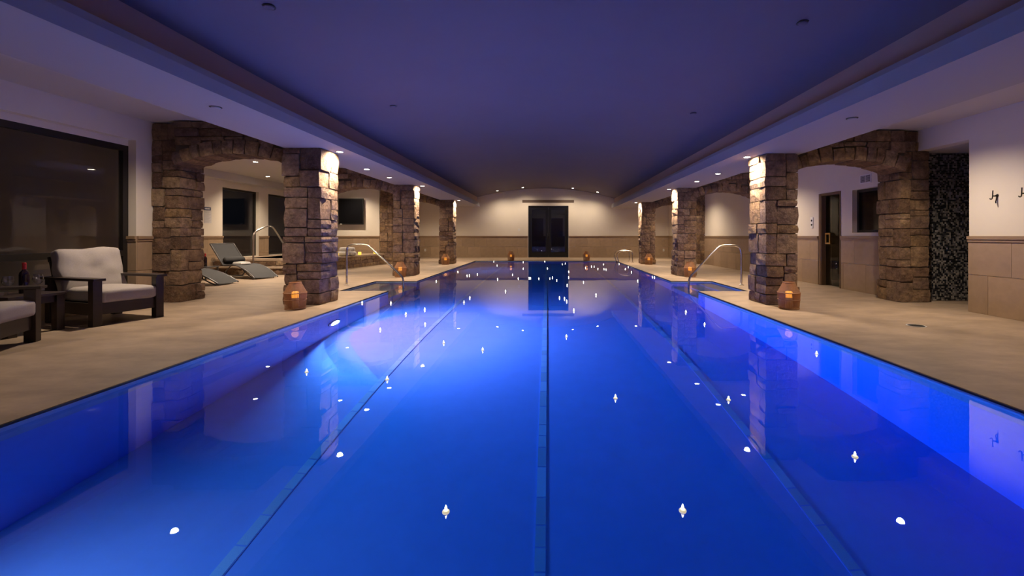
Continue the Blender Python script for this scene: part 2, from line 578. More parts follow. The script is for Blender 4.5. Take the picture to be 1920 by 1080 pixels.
wainscot(wl, 'y', XL, 1, 6.84, 7.1)
wainscot(wl, 'x', 6.84, -1, XL - .12, XL + .016, off=.0)
wainscot(wl, 'y', XL, 1, 2.0, 6.84, 0.0, .27, cap=False)
wainscot(wl, 'y', XL, 1, 17.3, YF)
wainscot(wl, 'x', 7.62, 1, XA, XL)
wa = wall('wall_alcove', 'cream outer wall of the hot tub alcove with two tall windows', [
    ((XA - .2, 7.45, 0), (XA, 12.93, 2.95)), ((XA - .2, 12.93, 2.5), (XA, 14.55, 2.95)), ((XA - .2, 14.55, 0), (XA, 15.05, 2.95)),
    ((XA - .2, 15.05, 2.5), (XA, 16.5, 2.95)), ((XA - .2, 16.5, 0), (XA, YA + .17, 2.95)), ((XA - .2, 12.93, 0), (XA, 14.55, .42)), ((XA - .2, 15.05, 0), (XA, 16.5, .42))])
wainscot(wa, 'y', XA, 1, 9.0, 12.93)
wainscot(wa, 'y', XA, 1, 14.55, 15.05)
wb = wall('wall_alcove_back', 'cream wall with tan wainscot behind the hot tub', [((XA, YA, 0), (XL, YA + .17, 2.95))])
wainscot(wb, 'x', YA, -1, XA, XL)
wn = wall('wall_near', 'cream wall behind the near end of the pool', [((-9.7, YN - .2, 0), (8.7, YN, 3.7))])

# ceilings, vault, beams
def extrude_y(prof, y0, y1, mat, name, label, close=True, smooth=False):
    m = MB(); n = len(prof)
    vs = [(x, y0, z) for x, z in prof] + [(x, y1, z) for x, z in prof]
    fs = [(i, (i + 1) % n, n + (i + 1) % n, n + i) for i in range(n if close else n - 1)]
    if close: fs += [tuple(range(n - 1, -1, -1)), tuple(range(n, 2 * n))]
    m.add(vs, fs, smooth)
    return tag(m.obj(name, mat), label, kind='structure')

tag(MB().box((-9.7, YN, CZL), (-3.95, YF, CZL + .1)).obj('ceiling_left', 'ceil'), 'flat pale ceiling over the left deck and hot tub', kind='structure')
tag(MB().box((3.85, YN, CZR), (6.2, YF, CZR + .1)).obj('ceiling_right', 'ceil'), 'flat pale ceiling over the right deck', kind='structure')
tag(MB().box((XA, 7.62, 2.68), (XA + .30, YA, CZL)).obj('trim_7', 'ceil'), 'boxed soffit under the ceiling along the hot tub windows', kind='structure')
SL, SR, AP = (-3.47, 2.975), (3.28, 2.905), (-.09, 3.40)
def vault_z(x):
    t = (x - AP[0]) / ((AP[0] - SL[0]) if x < AP[0] else (SR[0] - AP[0]))
    zs = SL[1] if x < AP[0] else SR[1]
    return AP[1] - (AP[1] - zs) * t * t
prof = []
for k in range(33):
    x = SL[0] + (SR[0] - SL[0]) * k / 32
    prof.append((x, vault_z(x)))
prof += [(SR[0], 3.62), (SL[0], 3.62)]
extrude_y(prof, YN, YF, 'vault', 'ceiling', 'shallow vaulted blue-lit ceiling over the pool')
YE = 20.6
extrude_y([(-3.17, BZL), (-3.185, 2.56), (-3.21, 2.63), (-3.25, 2.635), (-3.49, 2.635), (-3.49, CZL + .05), (-4.08, CZL + .05), (-4.08, BZL)], YN, YE, 'beam', 'trim_1', 'long dropped beam with cove ledge above the left columns')
extrude_y([(2.965, BZR), (2.975, 2.50), (3.0, 2.56), (3.04, 2.565), (3.30, 2.565), (3.30, CZR + .05), (3.95, CZR + .05), (3.95, BZR)], YN, YE, 'beam', 'trim_2', 'long dropped beam with cove ledge above the right columns')
MBr = MB(); MBr.box((-3.60, YN, 2.635), (-3.47, YF, 3.0)); tag(MBr.obj('trim_3', 'riser'), 'brown riser at the left foot of the vault', kind='structure')
MBr = MB(); MBr.box((3.28, YN, 2.565), (3.42, YF, 2.93)); tag(MBr.obj('trim_4', 'riser'), 'brown riser at the right foot of the vault', kind='structure')

# ------------------------------------------------------------------ masonry: columns, piers, arches
side = {-1: 'left', 1: 'right'}
nth = ['nearest', 'middle', 'farthest']
cols = {-1: [(-4.09, -3.50, 6.83, 7.40), (-4.12, -3.56, 11.78, 12.33), (-4.11, -3.565, 16.73, 17.28)],
        1: [(3.36, 3.87, 6.83, 7.40), (3.46, 3.97, 11.80, 12.36), (3.54, 4.08, 16.75, 17.30)]}
for sd in (-1, 1):
    bz, cz = (BZL, CZL) if sd < 0 else (BZR, CZR)
    for k, (x0, x1, y0, y1) in enumerate(cols[sd]):
        rng = random.Random(11 + k * 7 + sd)
        c = thing('stone_column', 'rough brown stone column, %s of the three on the %s side of the pool' % (nth[k], side[sd]), 'column', (0, 0, 0), group='stone columns along the pool', kind='structure')
        masonry(c, x0, x1, y0, y1, 0, bz, rng)
        # pier against the wall
        py0 = 7.1 if k == 0 else y0
        px = (XL, -5.90) if sd < 0 else ((5.65, 6.13) if k == 0 else (5.65, 5.96))
        p = thing('stone_pier', 'rough stone pier at the %s wall under the %s arch' % (side[sd], nth[k]), 'pier', (0, 0, 0), group='stone piers at the walls', kind='structure')
        ptop = cz if not (sd > 0 and k == 0) else CZR
        masonry(p, px[0], px[1], py0, py0 + .5, 0, ptop - .01, random.Random(40 + k * 5 + sd))
        # arch between pier and column
        ax0, ax1 = (px[1], x0) if sd < 0 else (x1, px[0])
        zs, rise = (2.185, .185) if sd < 0 else (2.09, .18)
        ya, yb = (py0 + .03, py0 + .47) if k else (7.0, 7.46)
        span = ax1 - ax0; cxm = (ax0 + ax1) / 2
        R = (span * span / 4 + rise * rise) / (2 * rise)
        zc = zs + rise - R
        a = thing('stone_arch', 'shallow stone arch joining the %s column to the %s wall' % (nth[k], side[sd]), 'arch', (0, 0, 0), group='stone arches over the deck', kind='structure')
        TH = .215
        half = math.asin(span / 2 / R)
        N = 11
        cuts = [0]
        for i in range(N): cuts.append(cuts[-1] + rng.uniform(.75, 1.3))
        ang = [-half + 2 * half * q / cuts[-1] for q in cuts]
        for i in range(N):
            am = (ang[i] + ang[i + 1]) / 2; w = (ang[i + 1] - ang[i]) * (R + TH * .4)
            th = TH + rng.uniform(-.03, .03)
            r_ = R + th / 2 - rng.uniform(0, .015)
            o = link('stone', STONES[rng.randrange(14)], a)
            o.location = (cxm + r_ * math.sin(am), (ya + yb) / 2 + rng.uniform(-.012, .012), zc + r_ * math.cos(am))
            o.scale = (w - .012, yb - ya + .05, th)
            o.rotation_euler = (0, am, 0)
        ext = lambda x: zc + math.sqrt(max((R + TH) ** 2 - (x - cxm) ** 2, 0))
        z = zs - .02
        top = cz - .012
        while z < top - .01:
            h = min(rng.uniform(.12, .2), top - z)
            if top - z - h < .07: h = top - z
            x = ax0
            while x < ax1 - .02:
                w = min(rng.uniform(.2, .46), ax1 - x)
                if ax1 - x - w < .1: w = ax1 - x
                xm = x + w / 2
                zl = max(ext(xm) + .004, z)
                if z + h - zl > .05:
                    stone((x + .006, ya + rng.uniform(-.03, 0), zl), (x + w - .006, yb + rng.uniform(0, .03), z + h - .008), a, rng)
                x += w
            z += h
        pr = []
        for i in range(13):
            t = -half + 2 * half * i / 12
            pr.append((cxm + (R + .03) * math.sin(t), zc + (R + .03) * math.cos(t)))
        pr += [(ax1, top), (ax0, top)]
        m = MB(); n = len(pr)
        m.add([(x, ya + .03, zz) for x, zz in pr] + [(x, yb - .03, zz) for x, zz in pr],
              [tuple(range(n)), tuple(range(2 * n - 1, n - 1, -1))] + [(i, n + i, n + (i + 1) % n, (i + 1) % n) for i in range(n)])
        m.obj('mortar', 'mortar', a)

# ------------------------------------------------------------------ windows and doors
def pane_window(name, label, axis, pos, s0, s1, z0, z1, rails, posts, fw=.07, fd=.07, frame='bronze', sill=None):
    """frame of bars in the plane axis=pos; rails: heights, posts: positions"""
    r = thing(name, label, 'window', (0, 0, 0), kind='structure')
    m = MB()
    def bar(sa, sb, za, zb_):
        if axis == 'x': m.box((pos - fd / 2, sa, za), (pos + fd / 2, sb, zb_))
        else: m.box((sa, pos - fd / 2, za), (sb, pos + fd / 2, zb_))
    bar(s0, s1, z0, z0 + fw); bar(s0, s1, z1 - fw, z1); bar(s0, s0 + fw, z0 + fw, z1 - fw); bar(s1 - fw, s1, z0 + fw, z1 - fw)
    m.obj('window_frame', frame, r)
    for p in posts:
        m = MB(); bar(p - fw / 2, p + fw / 2, z0 + fw, z1 - fw); m.obj('mullion', frame, r)
    ss = [s0 + fw] + sum([[p - fw / 2, p + fw / 2] for p in posts], []) + [s1 - fw]
    for i in range(0, len(ss), 2):
        for q in rails:
            m = MB(); bar(ss[i], ss[i + 1], q, q + fw); m.obj('rail', frame, r)
        zz = [z0 + fw] + sum([[q, q + fw] for q in rails], []) + [z1 - fw]
        for j in range(0, len(zz), 2):
            m = MB()
            if axis == 'x': m.box((pos - .008, ss[i], zz[j]), (pos + .008, ss[i + 1], zz[j + 1]))
            else: m.box((ss[i], pos - .008, zz[j]), (ss[i + 1], pos + .008, zz[j + 1]))
            m.obj('pane', 'glass', r)
    return r

w1 = pane_window('window_1', 'big dark bronze picture window on the left wall behind the armchairs', 'x', XL - .155, -1.2, 6.84, .28, 2.455, [.76], [1.5, 4.1], fw=.085)
MB().box((XL - .19, -1.2, 2.455), (XL - .12, 6.84, 2.545)).obj('head_board', 'plaster', w1)
MB().box((XL - .115, -1.2, .28), (XL + .03, 6.84, .305)).obj('window_sill', 'bronze', w1)
w2 = pane_window('window_2', 'tall dark window of the hot tub alcove nearer the white notice', 'x', XA - .13, 12.93, 14.55, .42, 2.5, [], [], fw=.06)
w3 = pane_window('window_3', 'tall dark window of the hot tub alcove beside the corner', 'x', XA - .13, 15.05, 16.5, .42, 2.5, [], [], fw=.06)
w4 = pane_window('window_4', 'small dark square window in the right wall beside the sauna door', 'x', XR + .13, 7.66, 8.65, 1.13, 1.96, [], [], fw=.05, frame='black')

# far double door
d = thing('door_1', 'black double door with glass panels in the far wall', 'door', (0, 0, 0), kind='structure')
yd = YF + .06
m = MB(); x0, x1, zt = -.955, 1.02, 2.545
m.box((x0, yd - .05, 0), (x0 + .05, yd + .06, zt)); m.box((x1 - .05, yd - .05, 0), (x1, yd + .06, zt)); m.box((x0 + .05, yd - .05, zt - .06), (x1 - .05, yd + .06, zt))
m.obj('door_frame', 'black', d)
xm = (x0 + x1) / 2
for a, c, hx in ((x0 + .05, xm - .004, xm - .05), (xm + .004, x1 - .05, xm + .05)):
    lf = MB(); st = .13
    lf.box((a, yd - .022, .005), (a + st, yd + .022, zt - .065)); lf.box((c - st, yd - .022, .005), (c, yd + .022, zt - .065))
    lf.box((a + st, yd - .022, .005), (c - st, yd + .022, .26)); lf.box((a + st, yd - .022, zt - .2), (c - st, yd + .022, zt - .065))
    l_ = lf.obj('door_leaf', 'black', d)
    MB().box((a + st, yd - .006, .26), (c - st, yd + .006, zt - .2)).obj('pane', 'farglass', l_)
    MB().tube([(hx, yd - .022, .95), (hx, yd - .07, .95), (hx, yd - .07, 1.2), (hx, yd - .022, 1.2)], .009, 8).obj('handle', 'bronze', l_)
tag(MB().box((-1.25, YF - .035, 2.69), (1.29, YF, 2.83)).obj('trim_5', 'brown'), 'narrow brown header board above the far double door', kind='structure')
m = MB(); m.box((-1.25, YF - .03, 1.066), (-.955, YF, 2.69)); m.box((1.02, YF - .03, 1.066), (1.29, YF, 2.69)); m.box((-.955, YF - .03, 2.545), (1.02, YF, 2.69))
tag(m.obj('trim_6', 'plaster'), 'cream casing around the far double door', kind='structure')
# dark hallway behind the far door
m = MB(); m.box((-1.6, 22.02, 0), (-1.5, 25, 2.8)); m.box((1.5, 22.02, 0), (1.6, 25, 2.8)); m.box((-1.6, 25, 0), (1.6, 25.1, 2.8)); m.box((-1.6, 22.02, 2.8), (1.6, 25.1, 2.9)); m.box((-1.6, 22.4, -.1), (1.6, 25.1, 0))
hw = tag(m.obj('wall_hallway', 'ceil'), 'unlit hallway behind the far double door', kind='structure')
m = MB(); m.box((-1.5, 22.05, 0), (-1.47, 25, 1.05)); m.box((1.47, 22.05, 0), (1.5, 25, 1.05)); m.box((-1.5, 24.97, 0), (1.5, 25, 1.05)); m.box((-1.5, 22.41, 0), (1.5, 25, .004))
m.obj('wainscot', 'darkwood', hw)
m = MB(); m.box((.15, 24.96, 0), (.85, 24.985, 2.05)); m.box((-.95, 24.96, 0), (-.25, 24.985, 2.05)); m.obj('door_panel', 'darkwood', hw)
t = thing('hall_light', 'small lit ceiling lamp in the hallway seen through the right far door pane', 'ceiling light', (.42, 23.4, 2.8))
MB().lathe([(.001, -.09), (.07, -.06), (.09, 0), (.001, 0)], 18, cap=False).obj('lens', 'halllens', t)
MB().lathe([(.09, 0), (.12, 0), (.12, -.02), (.09, -.02)], 18, cap=False).obj('trim_ring', 'offwhite', t)
# sauna door on the right wall
d = thing('door_2', 'glass sauna door with square brass handle in the right wall', 'door', (0, 0, 0), kind='structure')
m = MB(); m.box((XR - .012, 9.60, 0), (XR + .21, 9.70, 1.98)); m.box((XR - .012, 8.98, 0), (XR + .21, 9.01, 1.98)); m.box((XR - .012, 9.01, 1.93), (XR + .21, 9.60, 1.98))
m.obj('door_frame', 'jamb', d)
m = MB().box((XR + .08, 9.015, .012), (XR + .092, 9.595, 1.925)).obj('door_panel', 'doorglass', d)
hb = MB()
hb.box((XR + .02, 9.50, .89), (XR + .05, 9.535, 1.13)); hb.box((XR + .02, 9.37, .89), (XR + .05, 9.405, 1.13)); hb.box((XR + .02, 9.405, 1.095), (XR + .05, 9.50, 1.13)); hb.box((XR + .02, 9.405, .89), (XR + .05, 9.50, .925))
hb.box((XR + .05, 9.43, 1.10), (XR + .08, 9.47, 1.125)); hb.box((XR + .05, 9.43, .895), (XR + .08, 9.47, .92))
hb.obj('handle', 'brass', d, bevel=.004)
MB().box((XR - .02, 9.62, 0), (XR - .0, 9.68, 1.98)).obj('edge_trim', 'jamb', d)
m = MB(); m.box((6.15, 7.40, 0), (8.6, 7.5, 2.4)); m.box((6.15, 10.7, 0), (8.6, 10.8, 2.4)); m.box((8.6, 7.4, 0), (8.7, 10.8, 2.4)); m.box((6.15, 7.4, 2.3), (8.7, 10.8, 2.4))
tag(m.obj('wall_sauna', 'darkwood'), 'dark timber room behind the sauna door', kind='structure')
t = thing('sauna_bench', 'dark slatted bench inside the sauna room', 'bench', (7.9, 9.4, 0))
for k in range(4):
    MB().box((-.5 + k * .26, -1.1, .42), (-.29 + k * .26, 1.1, .46)).obj('slat', 'darkwood', t)
for sx in (-.45, .42):
    for sy in (-1.0, .95):
        MB().box((sx, sy, 0), (sx + .06, sy + .06, .42)).obj('leg', 'darkwood', t)

# mosaic niche right of the first pier
ni = wall('wall_niche', 'shower niche lined with dark glass mosaic beside the right pier', [((6.13, 7.26, 0), (8.4, 7.38, 2.45)), ((8.3, 6.05, 0), (8.4, 7.26, 2.45)), ((6.15, 6.05, 0), (8.4, 6.2, 2.45)), ((6.15, 6.05, 2.43), (8.4, 7.4, 2.5))], 'ceil')
ts = .0262
vs, fs, shades = [], [], []
rng = random.Random(5)
nx, nz_ = int(1.45 / ts), int(2.42 / ts)
pal = [(.012, .013, .016)] * 5 + [(.04, .04, .045)] * 2 + [(.19, .185, .18)] * 3 + [(.31, .295, .28)] * 2 + [(.12, .115, .115)] * 2
for i in range(nx):
    for j in range(nz_):
        xa, za = 6.135 + i * ts, .01 + j * ts
        xb, zc_ = xa + ts - .003, za + ts - .003
        y0, y1 = 7.26, 7.252 - rng.uniform(0, .0015)
        o = len(vs)
        vs += [(xa, y0, za), (xb, y0, za), (xb, y0, zc_), (xa, y0, zc_), (xa, y1, za), (xb, y1, za), (xb, y1, zc_), (xa, y1, zc_)]
        fs += [(o + 4, o + 5, o + 6, o + 7), (o, o + 1, o + 5, o + 4), (o + 2, o + 3, o + 7, o + 6), (o + 1, o + 2, o + 6, o + 5), (o + 3, o, o + 4, o + 7)]
        shades += [rng.choice(pal)] * 5
me = bpy.data.meshes.new('mosaic_tiles'); me.from_pydata(vs, [], fs); me.update()
at = me.color_attributes.new('shade', 'FLOAT_COLOR', 'CORNER')
buf = []
for c in shades: buf += [*c, 1.0] * 4
at.data.foreach_set('color', buf)
me.materials.append(MAT['mosaic'])
link('mosaic_tiles', me, ni, kind='stuff')

# ------------------------------------------------------------------ lamps
def spot(parent, loc, watts, deg, color=WARM, blend=.6, r=.03, aim=(0, 0, -1)):
    l = bpy.data.lights.new('bulb', 'SPOT'); l.energy = watts; l.spot_size = math.radians(deg); l.spot_blend = blend
    l.color = color; l.shadow_soft_size = r
    o = bpy.data.objects.new('bulb', l); COL.objects.link(o); o.parent = parent; o.location = loc
    o.rotation_euler = Vector(aim).to_track_quat('-Z', 'Y').to_euler()
    return o

def ring_me(r0, r1, h):
    return MB().lathe([(r0, 0), (r1, 0), (r1, -h), (r0, -h * .6), (r0, 0)], 24, cap=False).mesh('trim_ring')
RING = ring_me(.047, .065, .008); RING.materials.append(MAT['offwhite'])
DISC = MB().lathe([(.0005, -.004), (.048, -.004)], 24, cap=False, smooth=False).mesh('lens'); DISC.materials.append(MAT['lens'])
def downlight(x, y, z, watts, deg, label, group, blend=.6, aim=(0, 0, -1), color=WARM, tilt=0.0):
    t = thing('recessed_downlight', label, 'ceiling light', (x, y, z), 0, group)
    t.rotation_euler = (0, tilt, 0)
    link('trim_ring', RING, t); link('lens', DISC, t)
    spot(t, (0, 0, -.012), watts, deg, color, blend, .04, aim)
    return t

gw, gb, gd = 'downlights washing the stone columns', 'downlights in the dropped beams', 'downlights in the deck ceilings'
for k in range(3):
    x0, x1, y0, y1 = cols[-1][k]
    downlight(x1 + .135, (y0 + y1) / 2 + .05, BZL, W_WASH, 160, 'recessed spotlight washing the pool face of the %s left stone column' % nth[k], gw, 1.0, aim=(-.3, 0, -1))
    x0, x1, y0, y1 = cols[1][k]
    downlight(x0 - .135, (y0 + y1) / 2 + .05, BZR, W_WASH, 160, 'recessed spotlight washing the pool face of the %s right stone column' % nth[k], gw, 1.0, aim=(.3, 0, -1))
ordn = ['first', 'second', 'third', 'fourth', 'fifth']
for i, Y in enumerate((9.05, 10.34)):
    downlight(-3.70, Y, BZL, W_BEAM, 105, '%s of the two round lights under the left beam between columns' % ('nearer', 'farther')[i], gb)
    downlight(3.50, Y + .05, BZR, W_BEAM, 105, '%s of the two round lights under the right beam between columns' % ('nearer', 'farther')[i], gb)
for i, Y in enumerate((1.2, 6.0, 10.8, 15.7, 19.6)):
    if i != 3 or True:
        downlight(-5.06 if i < 3 else -5.0, Y, CZL, W_DECK, 140, '%s round light from the camera in the left deck ceiling' % ordn[i], gd, 1.0)
    downlight(4.78, Y, CZR, W_DECK, 140, '%s round light from the camera in the right deck ceiling' % ordn[i], gd, 1.0)
for i, (x, y) in enumerate(((-7.2, 10.9), (-8.6, 13.6), (-7.2, 15.9))):
    downlight(x, y, CZL, W_SPA * (1, .8, .55)[i], 140, '%s round ceiling light from the camera in the hot tub alcove' % ordn[i], 'downlights over the hot tub', 1.0)
fl = ['leftmost', 'second from left', 'third from left', 'rightmost']
for i, x in enumerate((-2.36, -1.17, 1.17, 2.34)):
    downlight(x * 1.01, 20.95, vault_z(x * 1.01) - .003, W_FAR, 150, '%s of four round lights at the vault end before the far wall' % fl[i], 'downlights before the far wall', 1.0, tilt=math.atan((vault_z(x - .01) - vault_z(x + .01)) / .02))

# underwater lights on the left pool wall
POOL_DIM = .065
def pool_light(x, y, z, sx, label, dim=1.0):
    t = thing('pool_light', label, 'underwater light', (x, y, z), 0, 'underwater pool lights')
    R_ = Matrix.Rotation(sx * PI / 2, 4, 'Y')
    MB().lathe([(.13, 0), (.165, 0), (.165, .02), (.13, .03)], 28, mx=R_, cap=False).obj('trim_ring', 'steel', t)
    MB().lathe([(.0005, .012), (.13, .010)], 28, mx=R_, cap=False).obj('lens', 'poollens' if dim == 1 else 'glow', t)
    for share, spread, up, colr in ((.72, 175, -.10, (.60, .29, .33)), (1.0, 120, -.42, (1.0, .09, .085)))[:2 if dim == 1 else 1]:      # broad flood with a hot centre
        l = bpy.data.lights.new('bulb', 'AREA'); l.shape = 'DISK'; l.size = .22; l.energy = W_POOL * dim * share
        l.color = colr; l.spread = math.radians(spread)
        l.cycles.use_multiple_importance_sampling = False
        o = bpy.data.objects.new('bulb', l); COL.objects.link(o); o.parent = t; o.location = (sx * .03, 0, 0)
        o.rotation_euler = Vector((sx, .12, up)).to_track_quat('-Z', 'Y').to_euler()
    return t
pool_light(PL + .007, 6.4, WZ - .82, 1, 'bright underwater lamp on the left pool wall, before the step notch')
pool_light(PL + .007, 1.5, WZ - .45, 1, 'underwater lamp on the left pool wall beside the near end', POOL_DIM)
pool_light(PL + .007, 15.6, WZ - .50, 1, 'dim underwater lamp on the left pool wall beyond the step notch', .06)

# ------------------------------------------------------------------ lanterns
def make_lantern(x, y, label, s=1.0):
    t = thing('wicker_lantern', label, 'lantern', (x, y, 0), 0, 'wicker lanterns')
    prof = [(.136, .012), (.145, .11), (.153, .225), (.150, .245), (.112, .318), (.076, .390)]
    m = MB(); n = 90
    for k in range(n):
        a0 = 2 * PI * k / n; a1 = a0 + 2 * PI / n * .70
        for (r0, z0), (r1, z1) in zip(prof, prof[1:]):
            m.add([(r0 * math.cos(a0), r0 * math.sin(a0), z0), (r0 * math.cos(a1), r0 * math.sin(a1), z0), (r1 * math.cos(a1), r1 * math.sin(a1), z1), (r1 * math.cos(a0), r1 * math.sin(a0), z1)], [(0, 1, 2, 3)])
    m.obj('wicker_shade', 'wicker', t)
    for r, z in ((.137, .012), (.148, .14), (.153, .238), (.077, .388)):
        pts = [(r * math.cos(a * PI / 12), r * math.sin(a * PI / 12), z) for a in range(25)]
        MB().tube(pts, .006, 6, cap=False).obj('hoop', 'wicker', t)
    MB().lathe([(.001, 0), (.135, 0), (.135, .012), (.001, .012)], 24, cap=False).obj('base', 'wicker', t)
    cn = MB().lathe([(.001, .012), (.046, .012), (.046, .165), (.001, .165)], 20, cap=False).obj('candle', 'wax', t)
    MB().lathe([(.001, .165), (.046, .165), (.046, .245), (.036, .255), (.001, .25)], 20, cap=False).obj('candle_glow', 'glow', cn)
    l = bpy.data.lights.new('flame', 'POINT'); l.energy = .3; l.color = (1, .45, .12); l.shadow_soft_size = .05
    o = bpy.data.objects.new('flame', l); COL.objects.link(o); o.parent = t; o.location = (0, 0, .31)
    t.scale = (s, s, s)
    return t
L0 = make_lantern(-3.69, 6.47, 'wicker lantern with lit candle at the foot of the nearest left column')
def more_lantern(x, y, label):
    c = copy_tree(L0); c.location = (x, y, 0); c['label'] = label; c.rotation_euler = (0, 0, random.uniform(0, 6))
more_lantern(-3.83, 11.50, 'wicker lantern with lit candle at the foot of the middle left column')
more_lantern(-3.80, 16.45, 'wicker lantern with lit candle at the foot of the farthest left column')
more_lantern(3.54, 6.50, 'wicker lantern with lit candle at the foot of the nearest right column')
more_lantern(3.70, 11.52, 'wicker lantern with lit candle at the foot of the middle right column')
more_lantern(3.76, 16.47, 'wicker lantern with lit candle at the foot of the farthest right column')
more_lantern(-1.59, 19.15, 'wicker lantern at the far pool edge left of the double door')
more_lantern(1.68, 19.15, 'wicker lantern at the far pool edge right of the double door')

# ------------------------------------------------------------------ rails
def rail(name, label, path, r, flanges, mx=None, group='steel handrails'):
    t = thing(name, label, 'handrail', (0, 0, 0), 0, group)
    MB().tube(path, r, 12, 3).obj('tube', 'steel', t)
    for q in flanges:
        MB().lathe([(r, 0), (.055, 0), (.055, .012), (r, .02)], 20, mx=Matrix.Translation(q), cap=False).obj('flange', 'steel', t)
    return t
rail('pool_handrail', 'steel handrail into the pool steps on the left', [(-4.37, 9.62, 0), (-4.37, 9.62, .40), (-4.37, 9.62, .72), (-4.36, 9.62, .83), (-4.27, 9.62, .87), (-4.12, 9.62, .87), (-3.92, 9.62, .87), (-3.84, 9.62, .80), (-3.22, 9.62, .24), (-3.15, 9.62, .16), (-3.13, 9.62, .04), (-3.13, 9.62, -.50)], .021, [(-4.37, 9.62, 0)])
rail('pool_handrail', 'steel handrail into the pool steps on the right', [(4.18, 9.55, 0), (4.18, 9.55, .40), (4.18, 9.55, .68), (4.16, 9.55, .80), (4.06, 9.55, .86), (3.90, 9.55, .86), (3.74, 9.55, .86), (3.64, 9.55, .79), (3.14, 9.55, .26), (3.06, 9.55, .17), (3.04, 9.55, .04), (3.04, 9.55, -.50)], .021, [(4.18, 9.55, 0)])
t = thing('pool_ladder', 'pair of looped steel grab rails at the far right pool corner', 'pool ladder', (0, 0, 0))
for Y in (17.75, 18.45):
    MB().tube([(3.40, Y, 0), (3.40, Y, .25), (3.40, Y, .40), (3.32, Y, .47), (3.15, Y, .47), (2.95, Y, .45), (2.82, Y, .38), (2.78, Y, .24), (2.82, Y, .10), (2.87, Y, -.02), (2.88, Y, -.8)], .02, 10, 2).obj('grab_rail', 'steel', t)
    MB().lathe([(.02, 0), (.05, 0), (.05, .012), (.02, .02)], 16, mx=Matrix.Translation((3.40, Y, 0)), cap=False).obj('flange', 'steel', t)
for zz in (-.3, -.55):
    MB().box((2.83, 17.75, zz - .015), (2.905, 18.45, zz)).obj('rung', 'steel', t)
rail('spa_handrail', 'tall bent steel handrail rising from the hot tub step', [(-8.18, 12.3, .207), (-8.18, 12.3, .7), (-8.18, 12.3, 1.10), (-8.18, 12.38, 1.18), (-8.18, 12.75, 1.31), (-8.18, 12.88, 1.345), (-8.18, 13.1, 1.345), (-8.18, 13.22, 1.30), (-8.18, 13.8, .72), (-8.18, 14.15, .45), (-8.18, 14.2, .365)], .024, [(-8.18, 12.3, .207)])

# ------------------------------------------------------------------ hot tub
spa = thing('hot_tub', 'raised stone-clad hot tub with pale tile rim in the left alcove', 'hot tub', (0, 0, 0))
outer = [(XA + .046, 12.5), (-7.3, 12.5), (-6.62, 14.0), (-6.12, 16.6), (XA + .046, 16.6)]
inner = [(XA + .55, 13.05), (-7.62, 13.05), (-7.15, 14.15), (-6.78, 16.1), (XA + .55, 16.1)]
ZR = .405
m = MB(); n = 5
vs = [(x, y, ZR) for x, y in outer] + [(x, y, ZR) for x, y in inner] + [(x, y, ZR - .055) for x, y in outer] + [(x, y, ZR - .055) for x, y in inner]
fs = []
for i in range(n):
    j = (i + 1) % n
    fs += [(i, j, n + j, n + i), (2 * n + i, i, j, 2 * n + j)[::-1], (3 * n + j, 3 * n + i, n + i, n + j)[::-1], (2 * n + j, 2 * n + i, 3 * n + i, 3 * n + j)[::-1]]
m.add(vs, fs); m.obj('rim', 'floor', spa)
m = MB()
ci = [(x * .985 - .11, y + .03) for x, y in outer]
m.prism([(XA + .046, 12.53), (-7.33, 12.53), (-6.66, 14.0), (-6.17, 16.58), (XA + .046, 16.58)][:5], 0, .10)
m.obj('base', 'mortar', spa)
m = MB()
for i in range(n):
    j = (i + 1) % n
    m.add([(*inner[i], .05), (*inner[j], .05), (*inner[j], ZR - .002), (*inner[i], ZR - .002)], [(0, 1, 2, 3)])
m.add([(*p, .105) for p in inner], [tuple(range(n))])
m.obj('basin_shell', 'poolband', spa)
rng = random.Random(77)
for (p, q) in ((outer[0], outer[1]), (outer[1], outer[2]), (outer[2], outer[3])):
    p, q = Vector((*p, 0)), Vector((*q, 0))
    L = (q - p).length; d_ = (q - p).normalized(); ang = math.atan2(d_.y, d_.x); nr = Vector((-d_.y, d_.x, 0))
    z = 0.0
    for h in (.125, .115, .11):
        s = 0.0
        while s < L - .02:
            w = min(rng.uniform(.16, .38), L - s)
            if L - s - w < .1: w = L - s
            o = link('stone', STONES[rng.randrange(14)], spa)
            c_ = p + d_ * (s + w / 2) + nr * (.06 + rng.uniform(-.008, .008))
            o.location = (c_.x, c_.y, z + h / 2)
            o.scale = (w - .008, .10, h - .006); o.rotation_euler = (0, 0, ang)
            s += w
        z += h
tag(MB().prism(inner, .11, .36).obj('spa_water', 'spawater'), 'still dark water inside the raised hot tub', 'water', kind='structure')
t = thing('spa_step', 'low stone step with pale tread in front of the hot tub', 'step', (0, 0, 0))
MB().box((-9.45, 12.08, .165), (-7.25, 12.46, .205)).obj('tread', 'floor', t)
x = -9.45
while x < -7.3:
    w = min(rng.uniform(.2, .36), -7.25 - x)
    stone((x + .004, 12.10, 0), (x + w - .004, 12.44, .16), t, rng); x += w

